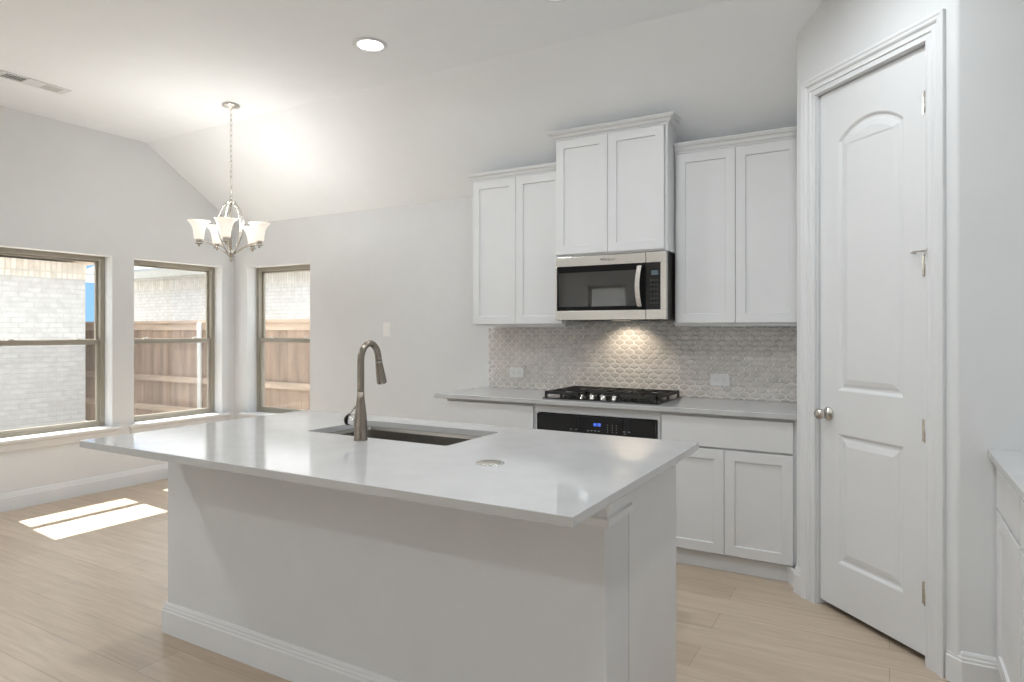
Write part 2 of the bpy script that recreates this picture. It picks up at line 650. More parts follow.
# pantry walls: return beside the cabinets, diagonal with the door, return towards the right wall
def arc(cx, cy, r, a0, a1, n=6):
    return [(cx+r*math.cos(math.radians(a0+(a1-a0)*i/n)), cy+r*math.sin(math.radians(a0+(a1-a0)*i/n))) for i in range(n+1)]
DA0, DA1, DZT = -2.752, -2.128, 2.525        # door opening along the wall
xl = -0.417
yl = KD-xl
r = 0.022
tn = math.tan(math.radians(22.5))
ccl = (xl+r, yl-0+r*tn*0+0)                    # rounded outer corner at the left
c1 = (xl+r, yl+r*tn)
pl = [(xl, YW)]+arc(c1[0], c1[1], r, 180, 225)
dj = dg((DA0, 0, 0)); dj2 = dg((DA0, -0.11, 0))
poly = pl+[(dj.x, dj.y), (dj2.x, dj2.y), (xl+0.11, yl+0.06), (xl+0.11, YW)]
o = MB().prism(poly, 2, -0.02, ZC+0.03).build('wall_pantry_left', M['wall'])
struct(o, 'narrow pantry wall between the upper cabinets and the door')
xr = 0.244
yr = KD-xr
c2 = (xr-r*tn, yr+r)
dj = dg((DA1, 0, 0)); dj2 = dg((DA1, -0.11, 0))
poly = [(dj.x, dj.y)]+arc(c2[0], c2[1], r, 225, 270)+[(XR, yr), (XR, yr+0.11), (xr+0.05, yr+0.11), (dj2.x, dj2.y)]
o = MB().prism(poly, 2, -0.02, ZC+0.03).build('wall_pantry_right', M['wall'])
struct(o, 'pale grey wall right of the pantry door')
mb = MB(dg)
mb.box(DA0, DA1, -0.11, 0, DZT, ZC+0.03)
o = mb.build('wall_pantry_header', M['wall'])
struct(o, 'wall above the pantry door')

# ------------------------------------------------------------------ baseboards
BBH = 0.135
BBP = [(0, 0), (0.016, 0), (0.016, 0.098), (0.0125, 0.103), (0.0125, 0.112), (0.0095, 0.116), (0.0085, 0.126), (0.004, 0.135), (0, 0.135)]
o = MB().sweep([(XL, YR), (XL, YW)], BBP, side=-1).build('baseboard_left', M['trim'])
struct(o, 'tall white baseboard under the two left windows')
o = MB().sweep([(XL+0.016, YW), (-2.705, YW)], BBP, side=-1).build('baseboard_kitchen', M['trim'])
struct(o, 'white baseboard along the kitchen wall')
p0 = dg((-2.845, 0, 0))
o = MB().sweep([(xl, yl+0.08), (xl, yl), (p0.x, p0.y)], BBP, side=-1).build('baseboard_pantry_left', M['trim'])
struct(o, 'short white baseboard left of the pantry door')
p0 = dg((-2.030, 0, 0))
o = MB().sweep([(p0.x, p0.y), (xr, yr), (0.42, yr)], BBP, side=-1).build('baseboard_pantry_right', M['trim'])
struct(o, 'white baseboard right of the pantry door')

# ------------------------------------------------------------------ windows
def window(idx, xf, w, h, label, sill=True, depth=0.115):
    """local frame: x along the opening 0..w, y = depth into the wall (0 at the inner wall face), z 0..h"""
    root = thing('window_%d' % idx, label, 'window', xf(Vector((w/2, depth+0.035, 0))))
    root['kind'] = 'structure'
    f = 0.036
    fb = 0.022
    y0, y1 = depth, depth+0.075
    mb = MB(xf)
    mb.box(0, f, y0, y1, 0, h).box(w-f, w, y0, y1, 0, h)
    mb.box(f, w-f, y0, y1, 0, fb).box(f, w-f, y0, y1, h-f, h)
    mb.build('window_frame', M['bronze'], root, bevel=0.002)
    zm = h*0.5
    s = 0.026
    # upper sash sits towards the outside
    a, b = y0+0.042, y0+0.066
    mb = MB(xf)
    mb.box(f, f+s*0.7, a, b, zm-0.02, h-f).box(w-f-s*0.7, w-f, a, b, zm-0.02, h-f)
    mb.box(f+s*0.7, w-f-s*0.7, a, b, h-f-s*0.6, h-f).box(f+s*0.7, w-f-s*0.7, a, b, zm-0.02, zm+0.02)
    us = mb.build('upper_sash', M['bronze'], root, bevel=0.0015)
    MB(xf).box(f+s*0.7, w-f-s*0.7, (a+b)/2-0.002, (a+b)/2+0.002, zm+0.02, h-f-s*0.6).build('pane', M['glass'], us)
    # lower sash towards the room
    a, b = y0+0.010, y0+0.036
    zt = zm+0.016
    mb = MB(xf)
    mb.box(f, f+s, a, b, fb, zt).box(w-f-s, w-f, a, b, fb, zt)
    mb.box(f+s, w-f-s, a, b, fb, fb+0.03).box(f+s, w-f-s, a-0.006, b, zt-0.042, zt)
    ls = mb.build('lower_sash', M['bronze'], root, bevel=0.0015)
    MB(xf).box(f+s, w-f-s, (a+b)/2-0.002, (a+b)/2+0.002, fb+0.03, zt-0.042).build('pane', M['glass'], ls)
    MB(xf).box(f+0.004, w-f-0.004, y1-0.010, y1-0.009, fb, zm-0.02).build('insect_screen', M['screen'], root)
    for q in (0.22, 0.78):
        mb = MB(xf)
        x = w*q
        mb.box(x-0.032, x+0.032, a-0.004, b-0.002, zt, zt+0.006)
        mb.lathe([(0.013, 0.006), (0.013, 0.014), (0.008, 0.016)], (x, (a+b)/2-0.004, zt), seg=14)
        mb.box(x-0.03, x+0.006, a+0.002, a+0.014, zt+0.009, zt+0.015)
        mb.build('sash_lock', M['latch'], root)
    if sill:
        mb = MB(xf)
        mb.box(-0.0, w, -0.001, depth, -0.022, 0.001)
        mb.box(-0.055, w+0.055, -0.055, 0.0, -0.022, 0.001)
        mb.build('sill', M['trim'], root, bevel=0.005, seg=3)
        mb = MB(xf)
        mb.prism([(-0.001, -0.022), (-0.024, -0.022), (-0.024, -0.032), (-0.016, -0.040), (-0.016, -0.085), (-0.010, -0.095), (-0.001, -0.095)], 0, -0.03, w+0.03)
        mb.build('apron', M['trim'], root)
    return root

def xl_left(y0, z0):
    return lambda p: Vector((XL-p.y, y0+p.x, z0+p.z))
def xl_back(x0, z0):
    return lambda p: Vector((x0+p.x, YW+p.y, z0+p.z))
def xl_rear(x1, z0):
    return lambda p: Vector((x1-p.x, YR-p.y, z0+p.z))
window(1, xl_left(W1[0], WZ0), W1[1]-W1[0], WZ1-WZ0, 'tan framed sash window at the far left, looking onto a pale brick house')
window(2, xl_left(W2[0], WZ0), W2[1]-W2[0], WZ1-WZ0, 'tan framed sash window on the left wall next to the room corner')
window(3, xl_back(W3[0], WZ0), W3[1]-W3[0], WZ1-WZ0, 'tan framed sash window on the kitchen wall, right of the room corner')
for i, w in enumerate(WREAR):
    window(4+i, xl_rear(w[1], 0.12 if i else 0.5), w[1]-w[0], 2.33 if i else 1.75, ['narrow sash window in the far left corner of the rear wall', 'added wide sash window for fill light in the middle of the rear wall', 'added wide sash window for fill light at the right of the rear wall'][i], sill=False)
window(7, xl_left(WLIV[0], WZ0), WLIV[1]-WLIV[0], 2.2-WZ0, 'sash window on the left wall behind the photographer', sill=False)

# ------------------------------------------------------------------ pantry door with casing
def outline_rect(a0, a1, z0, z1):
    return [(a0, z0), (a1, z0), (a1, z1), (a0, z1)]
def outline_arch(a0, a1, z0, zs, rise, n=18):
    w = (a1-a0)/2
    R = (w*w+rise*rise)/(2*rise)
    cz = zs+rise-R
    th = math.asin(w/R)
    pts = [(a0, z0), (a1, z0)]
    for i in range(n+1):
        t = th-2*th*i/n
        pts.append(((a0+a1)/2+R*math.sin(t), cz+R*math.cos(t)))
    return pts
def inset(poly, d):
    n = len(poly)
    out = []
    for i in range(n):
        p0, p1, p2 = Vector(poly[i-1]), Vector(poly[i]), Vector(poly[(i+1) % n])
        e1 = (p1-p0).normalized(); e2 = (p2-p1).normalized()
        n1 = Vector((-e1.y, e1.x)); n2 = Vector((-e2.y, e2.x))
        k = n1+n2
        k = k/(1+n1.dot(n2))
        out.append(tuple(p1+k*d))
    return out

droot = thing('door_1', 'white two panel arched pantry door with a nickel knob', 'door', dg((-2.44, -0.03, 0.02)))
droot['kind'] = 'structure'
A0, A1, DZ0, DZ1 = -2.745, -2.134, 0.030, 2.517
DF = -0.012      # door face, behind the wall face
def panel_door():
    bm = bmesh.new()
    loops = [outline_rect(A0, A1, DZ0, DZ1)]
    pan = [outline_rect(A0+0.118, A1-0.118, 0.245, 0.865),
           outline_arch(A0+0.118, A1-0.118, 1.07, 2.262, 0.075)]
    def P(q, d):
        return dg((q[0], d, q[1]))
    edges = []
    outer = [bm.verts.new(P(q, DF)) for q in loops[0]]
    for i in range(4):
        edges.append(bm.edges.new((outer[i], outer[(i+1) % 4])))
    for pl in pan:
        rings = [[bm.verts.new(P(q, DF)) for q in pl]]
        n = len(pl)
        for i in range(n):
            edges.append(bm.edges.new((rings[0][i], rings[0][(i+1) % n])))
        for ins, dep in ((0.006, -0.003), (0.014, -0.010), (0.024, -0.010), (0.034, -0.006), (0.056, -0.0015)):
            rings.append([bm.verts.new(P(q, DF+dep)) for q in inset(pl, ins)])
        for a, b in zip(rings[:-1], rings[1:]):
            for i in range(n):
                j = (i+1) % n
                bm.faces.new((a[i], a[j], b[j], b[i]))
        bm.faces.new(rings[-1])
    bmesh.ops.triangle_fill(bm, use_beauty=True, edges=edges)
    back = [bm.verts.new(P(q, DF-0.035)) for q in loops[0]]
    for i in range(4):
        j = (i+1) % 4
        bm.faces.new((outer[i], outer[j], back[j], back[i]))
    bm.faces.new(back[::-1])
    bmesh.ops.recalc_face_normals(bm, faces=bm.faces)
    w = WL[droot.name]
    for v in bm.verts:
        v.co -= w
    me = bpy.data.meshes.new('door_leaf')
    bm.to_mesh(me)
    bm.free()
    me.materials.append(M['trim'])
    ob = bpy.data.objects.new('door_leaf', me)
    C.objects.link(ob)
    ob.parent = droot
    WL[ob.name] = w
    return ob
leaf = panel_door()
# jambs
mb = MB(dg)
mb.box(DA0-0.001, A0-0.003, -0.11, 0.004, 0, DZT).box(A1+0.003, DA1+0.001, -0.11, 0.004, 0, DZT).box(DA0, DA1, -0.11, 0.004, DZ1+0.004, DZT+0.002)
mb.box(DA0, A0+0.010, -0.085, DF-0.037, 0, DZT).box(A1-0.01, DA1, -0.085, DF-0.037, 0, DZT).box(DA0, DA1, -0.085, DF-0.037, DZ1-0.008, DZT)
mb.build('door_jamb', M['trim'], droot)
# casing: stepped profile swept round three sides
prof = [(0, 0), (0, 0.012), (0.004, 0.016), (0.010, 0.012), (0.026, 0.012), (0.031, 0.018), (0.040, 0.014), (0.052, 0.014), (0.058, 0.020), (0.064, 0.023), (0.074, 0.023), (0.080, 0.026), (0.088, 0.026), (0.090, 0.024), (0.090, 0)]
ci0, ci1, czt = -2.755, -2.123, 2.523
mb = MB(dg)
vs, fs = [], []
m_ = len(prof)
for w, d in prof:
    vs.append((ci0-w, d, 0))
for w, d in prof:
    vs.append((ci0-w, d, czt+w))
for w, d in prof:
    vs.append((ci1+w, d, czt+w))
for w, d in prof:
    vs.append((ci1+w, d, 0))
for s in range(3):
    for k in range(m_):
        l = (k+1) % m_
        fs.append((s*m_+k, s*m_+l, (s+1)*m_+l, (s+1)*m_+k))
fs.append(tuple(range(m_)))
fs.append(tuple(3*m_+k for k in range(m_)))
mb.add(vs, fs)
mb.build('door_casing', M['trim'], droot)
for z in (2.285, 1.622, 0.948, 0.285):
    mb = MB(dg)
    mb.lathe([(0.0085, -0.045), (0.0085, 0.045)], (A1+0.002, DF+0.009, z), seg=14)
    mb.lathe([(0.004, 0.045), (0.005, 0.049), (0.002, 0.053)], (A1+0.002, DF+0.009, z), seg=10)
    mb.box(A1-0.024, A1-0.001, DF-0.001, DF+0.0025, z-0.045, z+0.045)
    mb.build('hinge', M['nickel'], droot)
mb = MB(dg)
zz = 1.681
mb.lathe([(0.009, -0.004), (0.009, 0.004)], (A1+0.002, DF+0.009, zz), seg=14)
mb.tube([(A1+0.002, DF+0.010, zz), (A1-0.03, DF+0.022, zz), (A1-0.058, DF+0.020, zz)], 0.0035, seg=8)
mb.tube([(A1+0.002, DF+0.010, zz), (A1+0.03, DF+0.045, zz)], 0.0035, seg=8)
st = mb.build('hinge_stop', M['nickel'], droot)
mb = MB(dg)
mb.tube([(A1-0.058, DF+0.024, zz), (A1-0.058, DF+0.002, zz)], 0.007, seg=10)
mb.tube([(A1+0.028, DF+0.040, zz), (A1+0.036, DF+0.052, zz)], 0.006, seg=10)
mb.build('bumper', M['rubber'], st)
def knob_xf(p):
    return dg((-2.688+p.x, DF+p.y, 0.952+p.z))
mb = MB(knob_xf)
mb.lathe([(0.033, 0.0), (0.033, 0.004), (0.029, 0.009), (0.014, 0.012), (0.011, 0.016), (0.011, 0.030), (0.017, 0.036), (0.025, 0.044), (0.0275, 0.053), (0.026, 0.062), (0.020, 0.068), (0.008, 0.071)], (0, 0, 0), axis='y', seg=28)
mb.build('door_knob', M['nickel'], droot)

# ================================================================== UPPER CABINETS
def crown(mb, path, z0, z1, p):
    h = z1-z0
    pr = [(0, z0), (0.006, z0), (0.008, z0+h*0.18), (p*0.42, z0+h*0.30), (p*0.55, z0+h*0.55), (p*0.86, z0+h*0.70), (p*0.88, z0+h*0.82), (p, z0+h*0.86), (p, z1), (0, z1)]
    mb.sweep(path, pr, side=-1)

def upper(label, x0, x1, z0, z1, yf, cz1, cp, ends, dx0=None, dx1=None, rail=True):
    root = thing('upper_cabinet', label, 'cabinet', ((x0+x1)/2, (yf+YW)/2, z0))
    MB().box(x0, x1, yf, YW-0.001, z0, z1+0.004).build('body', M['cabinet'], root)
    a0 = (dx0 if dx0 is not None else x0+0.008)
    a1 = (dx1 if dx1 is not None else x1-0.008)
    mid = (a0+a1)/2
    for a, b in ((a0, mid-0.0015), (mid+0.0015, a1)):
        MB().shaker(a, b, z0+0.012, z1-0.006, yf-0.021).build('door', M['cabinet'], root)
    mb = MB()
    path = [(x0, yf), (x1, yf)]
    if ends[0]:
        path = [(x0, ends[0])]+path
    if ends[1]:
        path = path+[(x1, ends[1])]
    crown(mb, path, z1, cz1, cp)
    mb.box(x0+0.001, x1-0.001, yf+0.001, YW-0.002, z1+0.004, cz1-0.001)
    mb.build('crown_moulding', M['cabinet'], root)
    if rail:
        MB().box(x0, x1, yf-0.002, yf+0.018, z0-0.006, z0+0.002).build('light_rail', M['cabinet'], root)
    return root
upper('white two door upper cabinet left of the microwave', -2.668, -1.921, 1.392, 2.452, 4.068, 2.506, 0.036, (YW-0.001, None), dx1=-1.935)
upper('tall white two door cabinet above the microwave, highest of the three', -1.917, -1.166, 1.843, 2.611, 3.922, 2.665, 0.048, (YW-0.001, 4.06), dx1=-1.184, rail=False)
# the tall one keeps a short crown return on its right side down to the wall
upper('white two door upper cabinet between the microwave and the pantry door', -1.163, -0.420, 1.392, 2.456, 4.068, 2.518, 0.036, (None, None), dx0=-1.150, dx1=-0.440)

# ================================================================== MICROWAVE
mx0, mx1, mz0, mz1, myf = -1.915, -1.170, 1.424, 1.838, 3.905
mw = thing('microwave', 'stainless steel over the range microwave with black glass door', 'microwave', ((mx0+mx1)/2, 4.14, mz0))
MB().box(mx0+0.003, mx1-0.003, myf+0.03, YW-0.010, mz0, mz1).build('case', M['black_plastic'], mw, bevel=0.003)
mb = MB()
for i in range(16):
    x = mx0+0.06+i*0.04
    mb.box(x, x+0.03, myf+0.06, myf+0.10, mz0-0.003, mz0+0.001)
mb.build('grease_filter', M['black_plastic'], mw)
MB().box(-1.62, -1.50, 4.14, 4.20, mz0-0.0008, mz0+0.001).build('cooktop_lamp', M['hoodlamp'], mw)
xs = mx1-0.128          # split between door and control panel
gz0, gz1 = mz0+0.062, mz1-0.063
# door: steel surround with a dark window
mb = MB()
mb.box(mx0, xs-0.001, myf, myf+0.03, gz1, mz1-0.001).box(mx0, xs-0.001, myf, myf+0.03, mz0+0.002, gz0)
mb.box(mx0, mx0+0.012, myf, myf+0.03, gz0, gz1)
dr = mb.build('door', M['steel'], mw, bevel=0.002)
mb = MB()
wx0, wx1, wz0, wz1 = mx0+0.022, xs-0.062, gz0+0.026, gz1-0.040
mb.box(mx0+0.012, xs-0.001, myf+0.002, myf+0.03, wz1, gz1).box(mx0+0.012, xs-0.001, myf+0.002, myf+0.03, gz0, wz0)
mb.box(mx0+0.012, wx0, myf+0.002, myf+0.03, wz0, wz1).box(wx1, xs-0.001, myf+0.002, myf+0.03, wz0, wz1)
mb.build('door_border', M['mw_border'], dr)
MB().box(wx0, wx1, myf+0.003, myf+0.03, wz0, wz1).build('door_glass', M['mw_glass'], dr)
mb = MB()
hz = (gz0+gz1)/2
hx = xs-0.030
pts = [(hx, myf+0.002, gz0+0.012), (hx, myf-0.030, gz0+0.016)]
for i in range(11):
    t = i/10
    z = gz0+0.02+(gz1-gz0-0.04)*t
    pts.append((hx-0.010*math.sin(PI*t), myf-0.034-0.014*math.sin(PI*t), z))
pts += [(hx, myf-0.030, gz1-0.016), (hx, myf+0.002, gz1-0.012)]
hv = []
mb = MB()
for (x, y, z) in pts[2:-2]:
    hv += [(x-0.015, y, z), (x+0.015, y, z), (x+0.015, y+0.010, z), (x-0.015, y+0.010, z)]
fs = []
n_ = len(pts)-4
for i in range(n_-1):
    for k in range(4):
        l = (k+1) % 4
        fs.append((i*4+k, i*4+l, (i+1)*4+l, (i+1)*4+k))
fs += [(3, 2, 1, 0), tuple((n_-1)*4+k for k in range(4))]
mb.add(hv, fs, False)
for z in (gz0+0.026, gz1-0.026):
    mb.box(hx-0.010, hx+0.010, myf-0.032, myf+0.003, z-0.008, z+0.008)
mb.build('handle', M['steel'], mw, bevel=0.002)
mb = MB()
mb.box(xs+0.001, mx1, myf, myf+0.03, gz1, mz1-0.001).box(xs+0.001, mx1, myf, myf+0.03, mz0+0.002, gz0).box(mx1-0.036, mx1, myf, myf+0.03, gz0, gz1)
cp = mb.build('control_panel', M['steel'], mw, bevel=0.002)
MB().box(xs+0.001, mx1-0.036, myf+0.001, myf+0.03, gz0, gz1).build('panel_glass', M['black_glass'], cp)
MB().box(xs+0.034, xs+0.078, myf-0.0002, myf+0.002, gz1-0.078, gz1-0.050).build('display', M['disp_pale'], cp)
kmat = mat('dim_key_mark', (0.07, 0.07, 0.075), rough=0.4)
for rr in range(6):
    for cc in range(3):
        x = xs+0.028+cc*0.020
        z = gz1-0.112-rr*0.028
        MB().box(x, x+0.010, myf+0.0004, myf+0.002, z, z+0.006).build('key', kmat, cp)
text_mesh('badge', 'Whirlpool', 0.024, lambda p: Vector((-1.548+p.x, myf-0.0006-p.z, mz1-0.030+p.y)), M['badge'], mw)
ld = bpy.data.lights.new('cooktop_lamp_light', 'SPOT')
ld.spot_size = math.radians(115)
ld.spot_blend = 0.6
ld.shadow_soft_size = 0.025
ld.energy = 2.2
ld.color = (1.0, 0.84, 0.64)
lo = bpy.data.objects.new('cooktop_lamp_light', ld)
C.objects.link(lo)
lo.location = (-1.56-WL[mw.name].x, 4.17-WL[mw.name].y, -0.008)
lo.rotation_euler = Vector((0, 0.55, -1)).to_track_quat('-Z', 'Y').to_euler()
lo.parent = mw

# ================================================================== BASE CABINETS, COUNTER, OVEN
YB = 3.790      # carcass front
YD = 3.769      # door front
def base_unit(label, x0, x1, a0, a1, ndoors=2, toe_x1=None):
    root = thing('base_cabinet', label, 'cabinet', ((x0+x1)/2, (YB+YW)/2, 0))
    MB().box(x0, x1, YB, YW-0.001, 0.105, 0.882).build('body', M['cabinet'], root)
    MB().box(x0, toe_x1 or x1, YB+0.035, YW-0.001, 0, 0.105).build('toe_kick', M['cabinet'], root)
    mb = MB()
    mb.box(a0, a1, YD, YB, 0.700, 0.866)
    mb.build('drawer_front', M['cabinet'], root, bevel=0.002)
    w = (a1-a0)/ndoors
    for i in range(ndoors):
        MB().shaker(a0+i*w+(0.0015 if i else 0), a0+(i+1)*w-(0.0015 if i < ndoors-1 else 0), 0.104, 0.688, YD).build('door', M['cabinet'], root)
    return root
base_unit('white base cabinet at the left end, behind the sink faucet', -2.712, -2.000, -2.695, -2.010, 2)
base_unit('white base cabinet with wide drawer and two doors beside the pantry door', -1.166, -0.420, -1.158, -0.444, 2)
MB().sweep([(-1.165, YB+0.034), (-0.46, YB+0.034), (xl-0.018, yl+0.03)], [(0, 0), (0.012, 0), (0.012, 0.07), (0.004, 0.08), (0, 0.08)], side=-1)

oc = thing('oven_cabinet', 'white surround cabinet holding the black built in oven', 'cabinet', (-1.583, 4.08, 0))
mb = MB()
mb.box(-1.998, -1.982, YB-0.004, YW-0.001, 0.105, 0.882).box(-1.186, -1.168, YB-0.004, YW-0.001, 0.105, 0.882)
mb.box(-1.982, -1.186, YB-0.004, YW-0.001, 0.830, 0.882).box(-1.982, -1.186, YB, YW-0.001, 0.105, 0.125)
mb.build('body', M['cabinet'], oc)
MB().box(-1.998, -1.168, YB+0.035, YW-0.001, 0, 0.105).build('toe_kick', M['cabinet'], oc)
ov = thing('wall_oven', 'black built in oven with blue clock below the cooktop', 'oven', (-1.583, 4.05, 0.126))
MB().box(-1.978, -1.190, YB+0.001, YW-0.06, 0.126, 0.822).build('case', M['black_plastic'], ov)
pn = MB().box(-1.978, -1.190, YD-0.006, YB, 0.712, 0.824).build('control_panel', M['black_glass'], ov, bevel=0.002)
yy = YD-0.0065
mb = MB()
for i, w in enumerate((0.010, 0.004, 0.010, 0.010)):
    pass
for x, w in ((-1.583, 0.007), (-1.572, 0.007), (-1.556, 0.007), (-1.545, 0.007)):
    mb.box(x, x+w, yy, yy+0.001, 0.776, 0.778).box(x, x+w, yy, yy+0.001, 0.784, 0.786).box(x, x+w, yy, yy+0.001, 0.768, 0.770)
    mb.box(x, x+0.0015, yy, yy+0.001, 0.768, 0.786).box(x+w-0.0015, x+w, yy, yy+0.001, 0.768, 0.786)
mb.build('clock_display', M['disp_blue'], pn)
okm = mat('oven_key_mark', (0.30, 0.31, 0.33), rough=0.4)
for x in (-1.492, -1.461, -1.434):
    for k in range(4):
        MB().box(x-0.003, x+0.003, yy, yy+0.001, 0.736+k*0.014, 0.740+k*0.014).build('key_mark', okm, pn)
for x in (-1.735, -1.70, -1.62, -1.597, -1.573, -1.549):
    MB().box(x-0.006, x+0.006, yy, yy+0.001, 0.736, 0.740).build('key_mark', okm, pn)
for x in (-1.385, -1.355):
    MB().box(x-0.008, x+0.008, yy, yy+0.001, 0.744, 0.750).build('key_mark', okm, pn)
MB().box(-1.389, -1.371, yy, yy+0.001, 0.732, 0.735).build('key_mark', okm, pn)
dr = MB().box(-1.978, -1.190, YD-0.012, YB, 0.130, 0.704).build('door', M['black_glass'], ov, bevel=0.003)
mb = MB()
mb.tube([(-1.94, YD-0.055, 0.665), (-1.228, YD-0.055, 0.665)], 0.011, seg=14)
for x in (-1.91, -1.258):
    mb.tube([(x, YD-0.012, 0.665), (x, YD-0.055, 0.665)], 0.008, seg=10)
mb.build('handle', M['steel'], dr)

o = MB().box(-2.790, xl-0.002, 3.745, YW-0.001, 0.884, 0.914).build('kitchen_countertop', M['quartz'], bevel=0.004)
tag(o, 'white quartz countertop along the tiled kitchen wall', 'countertop')

# toe strip that turns into the pantry wall
mb = MB()
mb.sweep([(-1.166, YB+0.034), (-0.475, YB+0.034), (xl-0.004, yl+0.045)], [(0, 0), (0.010, 0), (0.010, 0.085), (0.004, 0.095), (0, 0.095)], side=-1)
o = mb.build('trim_1', M['trim'])
struct(o, 'white toe strip at the foot of the right base cabinet')

# ------------------------------------------------------------------ tiled backsplash
TX0, TX1, TZ0, TZ1 = -2.728, xl-0.001, 0.914, 1.425
bs = thing('tile_backsplash', 'taupe glazed lantern tile backsplash behind the cooktop', 'backsplash', ((TX0+TX1)/2, YW-0.003, TZ0))
mb = MB()
mb.box(TX0, -1.921, YW-0.0045, YW-0.0005, TZ0+0.0005, 1.381).box(-1.921, -1.163, YW-0.0045, YW-0.0005, TZ0+0.0005, TZ1-0.008).box(-1.163, TX1, YW-0.0045, YW-0.0005, TZ0+0.0005, 1.381)
mb.build('grout_bed', M['grout'], bs)
def clip(poly, x0, x1, z0, z1):
    for ax, lim, keep in ((0, x0, 1), (0, x1, -1), (1, z0, 1), (1, z1, -1)):
        out = []
        n = len(poly)
        for i in range(n):
            a, b = poly[i], poly[(i+1) % n]
            ia, ib = (a[ax]-lim)*keep >= 0, (b[ax]-lim)*keep >= 0
            if ia:
                out.append(a)
            if ia != ib:
                t = (lim-a[ax])/(b[ax]-a[ax])
                out.append((a[0]+(b[0]-a[0])*t, a[1]+(b[1]-a[1])*t))
        poly = out
        if len(poly) < 3:
            return []
    return poly
ta, tb = 0.0700, 0.0660
def lantern():
    pts = []
    V = [(ta/2, 0), (0, tb/2), (-ta/2, 0), (0, -tb/2)]
    for q in range(4):
        p, r_ = Vector(V[q]), Vector(V[(q+1) % 4])
        d = r_-p
        nr = Vector((d.y, -d.x)).normalized()
        sgn = 1 if q % 2 == 0 else -1
        for i in range(7):
            t = i/7
            c = p+d*t+nr*(0.0052*math.sin(2*PI*t)*sgn)
            pts.append((c.x, c.y))
    return pts
LT = lantern()
mb = MB()
nx = int((TX1-TX0)/ta)+3
nz = int((TZ1-TZ0)/(tb/2))+3
for j in range(-1, nz):
    for i in range(-1, nx):
        cx = TX0+i*ta+(ta/2 if j % 2 else 0)
        cz = TZ0+j*tb/2
        zt = TZ1-0.009 if -1.921 < cx < -1.163 else 1.380
        full = [(cx+x*0.915, cz+z*0.905) for x, z in LT]
        p1 = clip(full, TX0+0.001, TX1-0.001, TZ0+0.001, zt)
        if len(p1) < 3:
            continue
        gx = sum(p[0] for p in p1)/len(p1); gz = sum(p[1] for p in p1)/len(p1)
        n = len(p1)
        vs = [(x, YW-0.0044, z) for x, z in p1]
        vs += [(gx+(x-gx)*0.97, YW-0.0056, gz+(z-gz)*0.97) for x, z in p1]
        vs += [(gx+(x-gx)*0.80, YW-0.0072, gz+(z-gz)*0.80) for x, z in p1]
        tx, tz = random.uniform(-0.012, 0.012), random.uniform(-0.012, 0.012)
        vs += [(gx+(x-gx)*0.45, YW-0.0080+(x-gx)*tx+(z-gz)*tz, gz+(z-gz)*0.45) for x, z in p1]
        fs = []
        for rg in range(3):
            for k in range(n):
                l = (k+1) % n
                fs.append((rg*n+k, rg*n+l, (rg+1)*n+l, (rg+1)*n+k))
        fs.append(tuple(3*n+k for k in range(n)))
        mb.add(vs, fs, True)
mb.build('tiles', M['tile'], bs)

# ------------------------------------------------------------------ outlets and switch
def outlet(label, cx, cz, y):
    root = thing('wall_outlet', label, 'outlet', (cx, y, cz), 'outlets on the backsplash')
    MB().box(cx-0.062, cx+0.062, y-0.006, y, cz-0.039, cz+0.039).build('cover_plate', M['white_plastic'], root, bevel=0.003)
    for s in (-1, 1):
        mb = MB()
        mb.box(cx+s*0.024-0.017, cx+s*0.024+0.017, y-0.0085, y-0.005, cz-0.017, cz+0.017)
        f = mb.build('receptacle', M['white_plastic'], root, bevel=0.003)
        mb = MB()
        for q in (-0.007, 0.007):
            mb.box(cx+s*0.024-0.006, cx+s*0.024+0.004, y-0.0090, y-0.008, cz+q-0.0014, cz+q+0.0014)
        mb.lathe([(0.0028, -0.0005), (0.0028, 0.0005)], (cx+s*0.024+0.010, y-0.0087, cz), axis='y', seg=10)
        mb.build('slots', M['slot'], f)
    return root
outlet('white outlet on the tiles at the left, below the left upper cabinet', -2.471, 1.037, YW-0.0098)
outlet('white outlet on the tiles at the right, near the pantry door', -0.955, 1.037, YW-0.0098)
sw = thing('light_switch', 'white rocker light switch on the bare kitchen wall', 'switch', (-3.767, YW, 1.31))
MB().box(-3.806, -3.728, YW-0.006, YW, 1.308, 1.428).build('cover_plate', M['white_plastic'], sw, bevel=0.003)
mb = MB()
mb.prism([(YW-0.006, 1.338), (YW-0.012, 1.340), (YW-0.007, 1.398), (YW-0.006, 1.398)], 0, -3.783, -3.751)
mb.build('rocker', M['white_plastic'], sw, bevel=0.001)

